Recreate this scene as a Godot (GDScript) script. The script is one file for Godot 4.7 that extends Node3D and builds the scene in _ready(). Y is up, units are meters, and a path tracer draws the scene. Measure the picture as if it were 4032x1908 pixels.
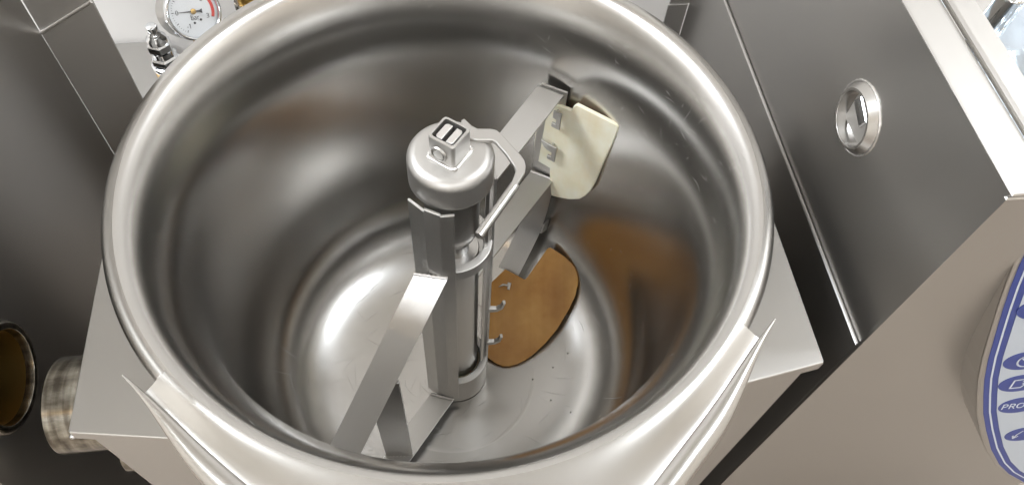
extends Node3D
# Tilting cooking kettle with a lift-out mixing arm, between two steel supports.
# y = 0 is the middle of the kettle's rolled rim, the kettle's axis stands at x = z = 0, the room's floor is at y = FLOOR.

const FLOOR := -0.9
const CEIL := 1.62
var M := {}
var T := {}
var taken := {}
var rng := RandomNumberGenerator.new()

# directions of the mixing arm: U along the arms (front arm positive), V across them
const U := Vector3(-0.6222, 0.0, 0.7828)
const V := Vector3(0.7828, 0.0, 0.6222)


func _ready():
	rng.seed = 7
	# ---------------------------------------------------------------- camera
	var cam := Camera3D.new()
	cam.name = "camera"
	cam.fov = 2.0 * rad_to_deg(atan(954.0 / 3060.43))
	cam.near = 0.02
	cam.far = 60.0
	cam.transform = Transform3D(Basis(Vector3.UP, -0.191627) * Basis(Vector3.RIGHT, -1.002645) * Basis(Vector3.BACK, 0.0894506), Vector3(-0.01984, 0.607078, 0.469286))
	add_child(cam)
	cam.current = true
	# ---------------------------------------------------------------- environment
	var env := Environment.new()
	env.background_mode = Environment.BG_COLOR
	env.background_color = Color(0.05, 0.048, 0.045)
	env.tonemap_mode = Environment.TONE_MAPPER_LINEAR
	env.tonemap_exposure = 1.17
	env.sdfgi_enabled = true
	env.ssao_enabled = true
	env.ssil_enabled = true
	var we := WorldEnvironment.new()
	we.name = "environment"
	we.environment = env
	add_child(we)
	make_textures()
	make_materials()
	# ---------------------------------------------------------------- lamps
	ceiling_panel(Vector3(1.35, CEIL, 0.05), 0.6, 0.6, 2.2, "square white ceiling light panel above the control column", "ceiling light panels")
	ceiling_panel(Vector3(-1.5, CEIL, -0.1), 0.6, 0.6, 4.8, "square white ceiling light panel above and beyond the support with the bearing hole", "ceiling light panels")
	ceiling_panel(Vector3(0.75, CEIL, 1.9), 0.6, 0.6, 1.2, "square white ceiling light panel above the aisle in line with the control column", "ceiling light panels")
	ceiling_panel(Vector3(-0.95, CEIL, 2.3), 0.6, 0.6, 2.8, "square white ceiling light panel over the aisle in line with the support with the bearing hole", "ceiling light panels")
	downlight(Vector3(-1.2, CEIL, 1.6), 0.12)
	downlight(Vector3(1.5, CEIL, 1.5), 0.12)
	downlight(Vector3(-0.3, CEIL, 2.3), 0.12)
	# ---------------------------------------------------------------- setting
	build_room()
	# ---------------------------------------------------------------- machines
	build_kettle()
	build_shaft()
	build_mixer()
	build_scrapers()
	build_left_support()
	build_right_console()
	# ---------------------------------------------------------------- small things
	build_gauge()
	build_valve()
	build_pipework()
	build_film()
	build_crumbs()


# ==================================================================== textures
func streak_image(seed_: int, across: int, size: int, freq: float) -> Image:
	# noise stretched along u: the look of brushed steel
	var n := FastNoiseLite.new()
	n.seed = seed_
	n.noise_type = FastNoiseLite.TYPE_SIMPLEX
	n.frequency = freq
	n.fractal_octaves = 4
	var im := n.get_seamless_image(across, size)
	im.resize(size, size, Image.INTERPOLATE_CUBIC)
	return im


func blot_image(seed_: int, size: int, freq: float) -> Image:
	var n := FastNoiseLite.new()
	n.seed = seed_
	n.noise_type = FastNoiseLite.TYPE_SIMPLEX
	n.frequency = freq
	n.fractal_octaves = 5
	return n.get_seamless_image(size, size)


func scratch_into(a: PackedFloat32Array, size: int, count: int, amount: float, longest: float, along: float) -> void:
	for k in count:
		var p := Vector2(rng.randf() * size, rng.randf() * size)
		var ang := rng.randf() * TAU
		if rng.randf() < along:
			ang = rng.randfn(0.0, 0.12)
		var bend := rng.randfn(0.0, 0.006)
		var n := int(rng.randf_range(0.15, 1.0) ** 2 * longest)
		var s := amount * rng.randf_range(0.3, 1.0)
		for i in n:
			p += Vector2(cos(ang), sin(ang))
			ang += bend
			var at := posmod(int(p.y), size) * size + posmod(int(p.x), size)
			a[at] += s * (1.0 - absf(2.0 * i / float(n) - 1.0) ** 3)


func tex(im: Image) -> ImageTexture:
	return ImageTexture.create_from_image(im)


func grey_tex(a: PackedFloat32Array, size: int) -> Image:
	var b := PackedByteArray()
	b.resize(size * size)
	for i in size * size:
		b[i] = int(clampf(a[i], 0.0, 1.0) * 255.0)
	return Image.create_from_data(size, size, false, Image.FORMAT_L8, b)


func make_textures():
	# brushed: roughness and relief for sheet and bars; scratched: the same with more random marks
	for kind in ["worn"]:
		var size := 1024
		var s := streak_image(23, 120, size, 0.08).get_data()
		var w := blot_image(9, size, 0.006).get_data()
		var f := blot_image(31, size, 0.05).get_data()
		var rough := PackedFloat32Array()
		var high := PackedFloat32Array()
		rough.resize(size * size)
		high.resize(size * size)
		for i in size * size:
			var a := s[i] / 255.0
			var b := w[i] / 255.0
			var c := f[i] / 255.0
			rough[i] = 0.62 + 0.12 * (a - 0.5) + 0.10 * (b - 0.5) + 0.03 * (c - 0.5)
			high[i] = 0.5 + 0.08 * (a - 0.5)
		scratch_into(rough, size, 300, 0.14, 170.0, 0.35)
		scratch_into(high, size, 260, -0.22, 150.0, 0.35)
		T[kind + "_rough"] = tex(grey_tex(rough, size))
		var h := grey_tex(high, size)
		h.convert(Image.FORMAT_RGBA8)
		h.bump_map_to_normal_map(2.0)
		T[kind + "_normal"] = tex(h)
	# plastics
	var size2 := 512
	var p1 := blot_image(41, size2, 0.008).get_data()
	var p2 := blot_image(43, size2, 0.05).get_data()
	var st := streak_image(47, 20, size2, 0.05).get_data()
	var br := PackedByteArray()
	var wh := PackedByteArray()
	var tn := PackedByteArray()
	br.resize(size2 * size2 * 3)
	wh.resize(size2 * size2 * 3)
	tn.resize(size2 * size2 * 3)
	for i in size2 * size2:
		var a := p1[i] / 255.0
		var b := p2[i] / 255.0
		var c := st[i] / 255.0
		var k := clampf(0.5 + 0.8 * (a - 0.5) + 0.15 * (b - 0.5) + 0.2 * (c - 0.5), 0.0, 1.0)
		var bc := Color(0.66, 0.45, 0.19).lerp(Color(0.80, 0.61, 0.33), k)
		var wc := Color(0.90, 0.85, 0.73).lerp(Color(0.94, 0.92, 0.85), k)
		var tc := Color(0.42, 0.40, 0.37).lerp(Color(0.80, 0.79, 0.76), clampf(k + 0.6 * (c - 0.5), 0.0, 1.0))
		for j in 3:
			br[i * 3 + j] = int(bc[j] * 255)
			wh[i * 3 + j] = int(wc[j] * 255)
			tn[i * 3 + j] = int(tc[j] * 255)
	T.brown = tex(Image.create_from_data(size2, size2, false, Image.FORMAT_RGB8, br))
	T.white = tex(Image.create_from_data(size2, size2, false, Image.FORMAT_RGB8, wh))
	T.tarnish = tex(Image.create_from_data(size2, size2, false, Image.FORMAT_RGB8, tn))


# ==================================================================== materials
func mat(called: String, c: Color, metal: float, rough: float) -> StandardMaterial3D:
	var m := StandardMaterial3D.new()
	m.resource_name = called
	m.albedo_color = c
	m.metallic = metal
	m.roughness = rough
	M[called] = m
	return m


func steel(called: String, c: Color, rough: float, kind: String, bump: float, uv: float, aniso := 0.0) -> StandardMaterial3D:
	# the roughness texture of worn parts averages about 0.62; plain sheet takes that mean
	var m := mat(called, c, 1.0, rough * 0.62)
	if kind == "worn":
		m.roughness = rough
		m.roughness_texture = T[kind + "_rough"]
	if bump > 0.0:
		m.normal_enabled = true
		m.normal_texture = T[kind + "_normal"]
		m.normal_scale = bump
	m.uv1_scale = Vector3(uv, uv, uv)
	if aniso != 0.0:
		m.anisotropy_enabled = true
		m.anisotropy = aniso
	return m


func make_materials():
	# one stainless steel throughout; the parts differ in their finish (polished, satin, brushed, blasted)
	var st := Color(0.74, 0.732, 0.72)
	var bw := mat("bowl_steel", st, 1.0, 0.26)
	bw.anisotropy_enabled = true
	bw.anisotropy = 0.5
	steel("rim_steel", st, 0.42, "brushed", 0.0, 1.0, 0.3)
	steel("sheet_steel", st, 0.66, "brushed", 0.0, 2.0)
	steel("bar_steel", st, 0.66, "worn", 0.05, 4.0)
	steel("cast_steel", st, 0.74, "worn", 0.05, 5.0)
	steel("shaft_steel", st, 0.46, "brushed", 0.0, 1.0)
	steel("panel_steel", st, 0.56, "brushed", 0.0, 2.0)
	mat("scratch_steel", st, 1.0, 0.9)
	steel("flange_steel", st, 0.95, "brushed", 0.0, 2.0)
	var tz := steel("tarnished_steel", Color(0.9, 0.89, 0.87), 0.36, "worn", 0.05, 1.0)
	tz.albedo_texture = T.tarnish
	mat("chrome", Color(0.86, 0.87, 0.88), 1.0, 0.12)
	mat("brass", Color(0.80, 0.66, 0.38), 1.0, 0.34)
	mat("weld", Color(0.86, 0.85, 0.84), 1.0, 0.38)
	var w := mat("white_plastic", Color(1, 1, 1), 0.0, 0.42)
	w.albedo_texture = T.white
	w.uv1_scale = Vector3(4, 4, 4)
	w.subsurf_scatter_enabled = true
	w.subsurf_scatter_strength = 0.12
	var b := mat("brown_plastic", Color(1, 1, 1), 0.0, 0.26)
	b.albedo_texture = T.brown
	b.uv1_scale = Vector3(2, 2, 2)
	mat("dial_white", Color(0.90, 0.91, 0.92), 0.0, 0.5)
	mat("dial_black", Color(0.07, 0.07, 0.08), 0.0, 0.5)
	mat("dial_red", Color(0.86, 0.24, 0.20), 0.0, 0.5)
	mat("label_grey", Color(0.70, 0.73, 0.77), 0.0, 0.35)
	mat("label_blue", Color(0.17, 0.24, 0.52), 0.0, 0.35)
	mat("label_white", Color(0.80, 0.83, 0.87), 0.0, 0.35)
	mat("wall_white", Color(0.93, 0.92, 0.91), 0.0, 0.85)
	mat("room_wall", Color(0.90, 0.88, 0.85), 0.0, 0.9)
	mat("ceiling_white", Color(0.94, 0.93, 0.91), 0.0, 0.9)
	mat("floor_brown", Color(0.61, 0.57, 0.53), 0.0, 0.5)
	mat("crumb_dark", Color(0.12, 0.08, 0.06), 0.0, 0.7)
	mat("rust", Color(0.42, 0.24, 0.13), 0.0, 0.8)
	var g := mat("clear_glass", Color(1, 1, 1, 0.06), 0.0, 0.03)
	g.transparency = BaseMaterial3D.TRANSPARENCY_ALPHA
	var fl := mat("film", Color(0.80, 0.85, 0.90), 0.85, 0.16)
	fl.cull_mode = BaseMaterial3D.CULL_DISABLED
	var e := mat("lamp_glow", Color(1, 1, 1), 0.0, 0.6)
	e.emission_enabled = true
	e.emission = Color(0.98, 0.99, 1.0)
	e.emission_energy_multiplier = 2.0
	var e2 := mat("lamp_glow_warm", Color(1, 1, 1), 0.0, 0.6)
	e2.emission_enabled = true
	e2.emission = Color(1.0, 0.86, 0.62)
	e2.emission_energy_multiplier = 6.0


# ==================================================================== building helpers
func begin() -> SurfaceTool:
	var st := SurfaceTool.new()
	st.begin(Mesh.PRIMITIVE_TRIANGLES)
	return st


func tri(st: SurfaceTool, p: Array, n: Array, uv: Array):
	# front faces run clockwise: turn the triangle so that it agrees with its normals
	var face: Vector3 = (p[1] - p[0]).cross(p[2] - p[0])
	var order := [0, 1, 2] if face.dot(n[0] + n[1] + n[2]) < 0 else [0, 2, 1]
	for i in order:
		st.set_normal(n[i])
		st.set_uv(uv[i])
		st.add_vertex(p[i])


func quad(st: SurfaceTool, p: Array, n: Array, uv: Array):
	tri(st, [p[0], p[1], p[2]], [n[0], n[1], n[2]], [uv[0], uv[1], uv[2]])
	tri(st, [p[0], p[2], p[3]], [n[0], n[2], n[3]], [uv[0], uv[2], uv[3]])


func flat_quad(st: SurfaceTool, a: Vector3, b: Vector3, c: Vector3, d: Vector3, out: Vector3):
	var n := (b - a).cross(c - a)
	if n.length() < 1e-12:
		n = (c - a).cross(d - a)
	n = n.normalized()
	if n.dot(out) < 0:
		n = -n
	var e1 := (b - a).normalized()
	if (c - b).length() > (b - a).length():
		e1 = (c - b).normalized()
	var e2 := n.cross(e1)
	var uv := []
	for q in [a, b, c, d]:
		uv.append(Vector2(q.dot(e1), q.dot(e2)))
	quad(st, [a, b, c, d], [n, n, n, n], uv)


func commit(st: SurfaceTool, called: String, m: String, parent: Node) -> MeshInstance3D:
	st.generate_tangents()
	var o := MeshInstance3D.new()
	o.name = called
	o.mesh = st.commit()
	o.material_override = M[m]
	parent.add_child(o, true)
	return o


func thing(called: String, label: String, category: String, at := Vector3.ZERO, group := "") -> Node3D:
	var o := Node3D.new()
	if taken.has(called):
		taken[called] += 1
		o.name = "%s_%03d" % [called, taken[called] - 1]
	else:
		taken[called] = 1
		o.name = called
	add_child(o)
	o.position = at
	o.set_meta("label", label)
	o.set_meta("category", category)
	if group:
		o.set_meta("group", group)
	return o


func structure(o: Node):
	o.set_meta("kind", "structure")


func inset(poly: PackedVector2Array, c: float) -> PackedVector2Array:
	# moves every corner inwards along its bisector (polygon counter-clockwise)
	var out := PackedVector2Array()
	var n := poly.size()
	for i in n:
		var a := (poly[i] - poly[(i + n - 1) % n]).normalized()
		var b := (poly[(i + 1) % n] - poly[i]).normalized()
		var na := Vector2(-a.y, a.x)
		var nb := Vector2(-b.y, b.x)
		var m := na + nb
		m = m.normalized() if m.length() > 0.1 else na
		out.append(poly[i] + m * c / maxf(0.45, m.dot(na)))
	return out


func prism(st: SurfaceTool, pts: Array, thick: Vector3, bevel := 0.0008):
	# a plate: the planar outline pts, thickened by the vector thick, with chamfered edges
	var n := thick.normalized()
	var org: Vector3 = pts[0]
	var far := 0.0
	var e1 := Vector3.RIGHT
	for i in pts.size():
		var d: Vector3 = pts[(i + 1) % pts.size()] - pts[i]
		d -= n * n.dot(d)
		if d.length() > far:
			far = d.length()
			e1 = d.normalized()
	var e2 := n.cross(e1)
	var poly := PackedVector2Array()
	for q in pts:
		poly.append(Vector2((q - org).dot(e1), (q - org).dot(e2)))
	var area := 0.0
	for i in poly.size():
		area += poly[i].cross(poly[(i + 1) % poly.size()])
	if area < 0:
		poly.reverse()
	var t := thick.length()
	var inner := inset(poly, bevel)
	var ring := [inner, poly, poly, inner]
	var h := [0.0, bevel, t - bevel, t]
	var to3 := func(q: Vector2, z: float) -> Vector3: return org + e1 * q.x + e2 * q.y + n * z
	var idx := Geometry2D.triangulate_polygon(inner)
	for k in range(0, idx.size(), 3):
		for side in [0, 3]:
			var nn := -n if side == 0 else n
			var p := []
			var uv := []
			for j in 3:
				var q: Vector2 = inner[idx[k + j]]
				p.append(to3.call(q, h[side]))
				uv.append(q)
			tri(st, p, [nn, nn, nn], uv)
	var run := 0.0
	for i in poly.size():
		var j := (i + 1) % poly.size()
		var d := (poly[j] - poly[i]).normalized()
		var o3 := e1 * d.y - e2 * d.x
		var l := (poly[j] - poly[i]).length()
		for r in 3:
			var nn: Vector3 = (o3 + (-n if r == 0 else (n if r == 2 else Vector3.ZERO))).normalized()
			quad(st, [to3.call(ring[r][i], h[r]), to3.call(ring[r][j], h[r]), to3.call(ring[r + 1][j], h[r + 1]), to3.call(ring[r + 1][i], h[r + 1])], [nn, nn, nn, nn], [Vector2(run, h[r]), Vector2(run + l, h[r]), Vector2(run + l, h[r + 1]), Vector2(run, h[r + 1])])
		run += l


func block(st: SurfaceTool, lo: Vector3, hi: Vector3, bevel := 0.001):
	prism(st, [Vector3(lo.x, lo.y, lo.z), Vector3(hi.x, lo.y, lo.z), Vector3(hi.x, lo.y, hi.z), Vector3(lo.x, lo.y, hi.z)], Vector3(0, hi.y - lo.y, 0), bevel)


func lathe(st: SurfaceTool, profile: Array, segs: int, from := 0.0, to := TAU, basis := Basis.IDENTITY, at := Vector3.ZERO, tiles := 0.0, vscale := 1.0):
	# profile: Vector2(radius, height) turned round the local y axis; the outside lies to the left of the walk
	var n := profile.size()
	var nor := []
	for i in n:
		var a: Vector2 = profile[maxi(i - 1, 0)]
		var b: Vector2 = profile[mini(i + 1, n - 1)]
		# sharp corners are made by doubled points
		if i > 0 and (profile[i] - a).length() < 1e-6:
			a = profile[i]
		if i < n - 1 and (profile[i] - b).length() < 1e-6:
			b = profile[i]
		var d := (b - a).normalized()
		nor.append(Vector2(-d.y, d.x))
	var rmax := 0.0
	for q in profile:
		rmax = maxf(rmax, q.x)
	var length := 0.0
	for i in n - 1:
		var l: float = (profile[i + 1] - profile[i]).length()
		if l < 1e-6:
			continue
		for s in segs:
			var a0 := from + (to - from) * s / segs
			var a1 := from + (to - from) * (s + 1) / segs
			var p := []
			var nn := []
			var uv := []
			for c in [[i, a0], [i, a1], [i + 1, a1], [i + 1, a0]]:
				var q: Vector2 = profile[c[0]]
				var m: Vector2 = nor[c[0]]
				var dir := Vector3(cos(c[1]), 0, sin(c[1]))
				p.append(at + basis * (dir * q.x + Vector3(0, q.y, 0)))
				nn.append((basis * (dir * m.x + Vector3(0, m.y, 0))).normalized())
				var uu: float = c[1] / TAU * tiles if tiles > 0 else c[1] * rmax
				uv.append(Vector2(uu, (length + (l if c[0] == i + 1 else 0.0)) * vscale))
			quad(st, p, nn, uv)
		length += l


func arc2(c: Vector2, r: float, a0: float, a1: float, n: int) -> Array:
	var out := []
	for i in n + 1:
		var a := deg_to_rad(a0 + (a1 - a0) * i / n)
		out.append(c + r * Vector2(cos(a), sin(a)))
	return out


func sweep(st: SurfaceTool, path: Array, radii: Array, segs := 12, squash := 1.0, up := Vector3.UP, capped := true):
	# a rod along the path; squash flattens it along the direction "up"
	var n := path.size()
	var run := 0.0
	var rings := []
	var norms := []
	for i in n:
		var d: Vector3 = (path[mini(i + 1, n - 1)] - path[maxi(i - 1, 0)]).normalized()
		var x := d.cross(up).normalized()
		var y := x.cross(d).normalized()
		var ring := []
		var nr := []
		for k in segs + 1:
			var a := TAU * k / segs
			ring.append(path[i] + (x * cos(a) + y * sin(a) * squash) * radii[i])
			nr.append((x * cos(a) * squash + y * sin(a)).normalized())
		rings.append(ring)
		norms.append(nr)
	for i in n - 1:
		var l: float = (path[i + 1] - path[i]).length()
		for k in segs:
			quad(st, [rings[i][k], rings[i][k + 1], rings[i + 1][k + 1], rings[i + 1][k]], [norms[i][k], norms[i][k + 1], norms[i + 1][k + 1], norms[i + 1][k]], [Vector2(run, k * 0.004), Vector2(run, k * 0.004 + 0.004), Vector2(run + l, k * 0.004 + 0.004), Vector2(run + l, k * 0.004)])
		run += l
	if capped:
		for e in [0, n - 1]:
			var d: Vector3 = (path[0] - path[1]).normalized() if e == 0 else (path[n - 1] - path[n - 2]).normalized()
			for k in segs:
				tri(st, [path[e], rings[e][k], rings[e][k + 1]], [d, d, d], [Vector2(0, 0), Vector2(0.01, 0), Vector2(0, 0.01)])


func bend(points: Array, r: float, steps := 5) -> Array:
	# rounds the inner corners of a polyline
	var out := [points[0]]
	for i in range(1, points.size() - 1):
		var a: Vector3 = points[i] + (points[i - 1] - points[i]).normalized() * r
		var b: Vector3 = points[i] + (points[i + 1] - points[i]).normalized() * r
		for k in steps + 1:
			var t := float(k) / steps
			out.append(a.lerp(points[i], t).lerp(points[i].lerp(b, t), t))
	out.append(points[-1])
	return out


func strip(st: SurfaceTool, mid: Array, side_a: Array, thick: float):
	# a flat bar bent along its length: mid and side_a are its two long edges, thickened below
	var n := mid.size()
	var up := []
	for i in n:
		var d: Vector3 = mid[mini(i + 1, n - 1)] - mid[maxi(i - 1, 0)]
		var w: Vector3 = side_a[i] - mid[i]
		var q := d.cross(w).normalized()
		up.append(q)
	var run := 0.0
	var wd: float = (side_a[0] - mid[0]).length()
	for i in n - 1:
		var l: float = (mid[i + 1] - mid[i]).length()
		var m0: Vector3 = mid[i] - up[i] * thick
		var m1: Vector3 = mid[i + 1] - up[i + 1] * thick
		var s0: Vector3 = side_a[i] - up[i] * thick
		var s1: Vector3 = side_a[i + 1] - up[i + 1] * thick
		var uvq := [Vector2(run, 0), Vector2(run + l, 0), Vector2(run + l, wd), Vector2(run, wd)]
		quad(st, [mid[i], mid[i + 1], side_a[i + 1], side_a[i]], [up[i], up[i + 1], up[i + 1], up[i]], uvq)
		quad(st, [m0, m1, s1, s0], [-up[i], -up[i + 1], -up[i + 1], -up[i]], uvq)
		flat_quad(st, mid[i], mid[i + 1], m1, m0, mid[i] - side_a[i])
		flat_quad(st, side_a[i], side_a[i + 1], s1, s0, side_a[i] - mid[i])
		run += l
	for e in [0, n - 1]:
		var out: Vector3 = mid[0] - mid[1] if e == 0 else mid[n - 1] - mid[n - 2]
		flat_quad(st, mid[e], side_a[e], side_a[e] - up[e] * thick, mid[e] - up[e] * thick, out)


func arm(s: float, v: float, y: float) -> Vector3:
	return U * s + V * v + Vector3(0, y, 0)


func holed_panel(st: SurfaceTool, outline: Array, centre: Vector3, normal: Vector3, e1: Vector3, r: float, segs := 96):
	# a flat panel with a round hole: a ring of quads from the hole out to the outline
	var e2 := normal.cross(e1)
	var poly := []
	for q in outline:
		poly.append(Vector2((q - centre).dot(e1), (q - centre).dot(e2)))
	var angles := []
	for i in segs:
		angles.append(TAU * i / segs)
	for q in poly:
		angles.append(fposmod(q.angle(), TAU))
	angles.sort()
	var rim := []
	for a in angles:
		var d := Vector2(cos(a), sin(a))
		var best := 0.0
		for i in poly.size():
			var hit = Geometry2D.segment_intersects_segment(Vector2.ZERO, d * 20.0, poly[i], poly[(i + 1) % poly.size()])
			if hit != null:
				best = maxf(best, hit.length())
		if best == 0.0:
			for q in poly:
				if absf(angle_difference(q.angle(), a)) < 1e-5:
					best = q.length()
		rim.append(d * best)
	for i in angles.size():
		var j := (i + 1) % angles.size()
		if absf(angle_difference(angles[i], angles[j])) < 1e-6:
			continue
		var a := Vector2(cos(angles[i]), sin(angles[i])) * r
		var b := Vector2(cos(angles[j]), sin(angles[j])) * r
		var q2 := [a, b, rim[j], rim[i]]
		var p := []
		for q in q2:
			p.append(centre + e1 * q.x + e2 * q.y)
		quad(st, p, [normal, normal, normal, normal], q2)


# ==================================================================== lamps and room
func ceiling_panel(at: Vector3, w: float, d: float, energy: float, label: String, group: String):
	var t := thing("ceiling_light_panel", label, "ceiling light", at, group)
	var f := begin()
	for s in [-1, 1]:
		block(f, Vector3(s * (w / 2 + 0.01) - 0.012, -0.03, -d / 2 - 0.022), Vector3(s * (w / 2 + 0.01) + 0.012, -0.002, d / 2 + 0.022))
		block(f, Vector3(-w / 2 + 0.0025, -0.03, s * (d / 2 + 0.01) - 0.012), Vector3(w / 2 - 0.0025, -0.002, s * (d / 2 + 0.01) + 0.012))
	commit(f, "frame", "label_white", t)
	var g := begin()
	block(g, Vector3(-w / 2, -0.02, -d / 2), Vector3(w / 2, -0.003, d / 2))
	commit(g, "lamp_diffuser", "lamp_glow", t)
	var l := AreaLight3D.new()
	l.name = "panel_light"
	l.area_size = Vector2(w - 0.02, d - 0.02)
	l.light_energy = energy
	l.light_color = Color(0.95, 0.975, 1.0)
	l.shadow_enabled = true
	l.position = Vector3(0, -0.034, 0)
	l.rotation.x = -PI / 2
	t.add_child(l)


func downlight(at: Vector3, energy: float):
	var t := thing("ceiling_downlight", "small round warm ceiling downlight", "ceiling light", at, "small warm downlights in the ceiling")
	var f := begin()
	lathe(f, [Vector2(0.04, -0.01), Vector2(0.06, -0.012), Vector2(0.062, -0.002)], 32)
	commit(f, "trim_ring", "label_white", t)
	var g := begin()
	lathe(g, [Vector2(0.0, -0.008), Vector2(0.04, -0.006)], 32)
	commit(g, "lamp_lens", "lamp_glow_warm", t)
	var l := AreaLight3D.new()
	l.name = "downlight_light"
	l.area_size = Vector2(0.06, 0.06)
	l.light_energy = energy
	l.light_color = Color(1.0, 0.84, 0.62)
	l.shadow_enabled = true
	l.position = Vector3(0, -0.016, 0)
	l.rotation.x = -PI / 2
	t.add_child(l)


func build_room():
	var parts := [
		["floor", Vector3(-2.3, FLOOR - 0.1, -0.7), Vector3(2.1, FLOOR, 3.3), "floor_brown"],
		["ceiling", Vector3(-2.3, CEIL, -0.7), Vector3(2.1, CEIL + 0.1, 3.3), "ceiling_white"],
		["wall_back", Vector3(-2.3, FLOOR + 0.002, -0.7), Vector3(2.1, CEIL - 0.002, -0.6), "wall_white"],
		["wall_front", Vector3(-2.3, FLOOR + 0.002, 3.2), Vector3(2.1, CEIL - 0.002, 3.3), "room_wall"],
		["wall_left", Vector3(-2.3, FLOOR + 0.002, -0.598), Vector3(-2.2, CEIL - 0.002, 3.198), "room_wall"],
		["wall_right", Vector3(2.0, FLOOR + 0.002, -0.598), Vector3(2.1, CEIL - 0.002, 3.198), "room_wall"],
	]
	for p in parts:
		var st := begin()
		block(st, p[1], p[2], 0.002)
		structure(commit(st, p[0], p[3], self))


# ==================================================================== kettle
func bowl_floor(r: float) -> float:
	# rounded bottom that turns smoothly into the wall
	return -0.33 - 0.179 * pow(maxf(0.0, 1.0 - pow(r / 0.270, 3.0)), 1.0 / 3.0)


func scratches(prof: Array, t: Node):
	# fine scratches of spoons and scrapers, most on the floor and on the flared mouth
	var along := [0.0]
	for i in prof.size() - 1:
		along.append(along[-1] + (prof[i + 1] - prof[i]).length())
	var place := func(a: float, l: float) -> Array:
		var i := 0
		while i < prof.size() - 2 and along[i + 1] < l:
			i += 1
		var f: float = clampf((l - along[i]) / maxf(1e-6, along[i + 1] - along[i]), 0.0, 1.0)
		var q: Vector2 = prof[i].lerp(prof[i + 1], f)
		var d: Vector2 = (prof[i + 1] - prof[i]).normalized()
		var dir := Vector3(cos(a), 0, sin(a))
		var n := dir * -d.y + Vector3(0, d.x, 0)
		return [dir * q.x + Vector3(0, q.y, 0) + n * 0.00012, n]
	var st := begin()
	var total: float = along[-1]
	for k in 420:
		var on_floor := k < 230
		var l := (0.24 * sqrt(rng.randf()) if on_floor else (total - absf(rng.randfn(0.0, 0.05)) - 0.012 if k < 330 else rng.randf_range(0.26, total)))
		var a := rng.randf() * TAU if k < 260 else rng.randfn(-0.35, 0.75)
		var turn := rng.randfn(0.0, 0.5) if rng.randf() < 0.55 else rng.randf() * TAU
		var bend_ := rng.randfn(0.0, 0.06)
		var step := (rng.randf_range(0.002, 0.008) if on_floor else rng.randf_range(0.0008, 0.003))
		var w := rng.randf_range(0.00012, 0.00034)
		var last := []
		for j in 7:
			var p: Array = place.call(a, clampf(l, 0.045, total - 0.004))
			var r := maxf(0.04, Vector2(p[0].x, p[0].z).length())
			var e: Vector3 = Vector3(-sin(a), 0, cos(a))
			var up: Vector3 = e.cross(p[1]).normalized()
			var side: Vector3 = (e * -sin(turn) + up * cos(turn)) * w * (1.0 - absf(j / 3.0 - 1.0) * 0.8)
			var now := [p[0] - side, p[0] + side, p[1]]
			if j > 0:
				quad(st, [last[0], last[1], now[1], now[0]], [last[2], last[2], now[2], now[2]], [Vector2(0, 0), Vector2(0, 0.01), Vector2(0.01, 0.01), Vector2(0.01, 0)])
			last = now
			a += cos(turn) * step / r
			l += sin(turn) * step
			turn += bend_
	var o := commit(st, "scratches", "scratch_steel", t)
	o.set_meta("kind", "stuff")


func spout_radius(a: float) -> float:
	return (0.4445 + 0.0065 * smoothstep(0.78, 0.55, absf(cos(a)))) / (absf(sin(a)) + 0.913 * absf(cos(a)))


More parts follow.
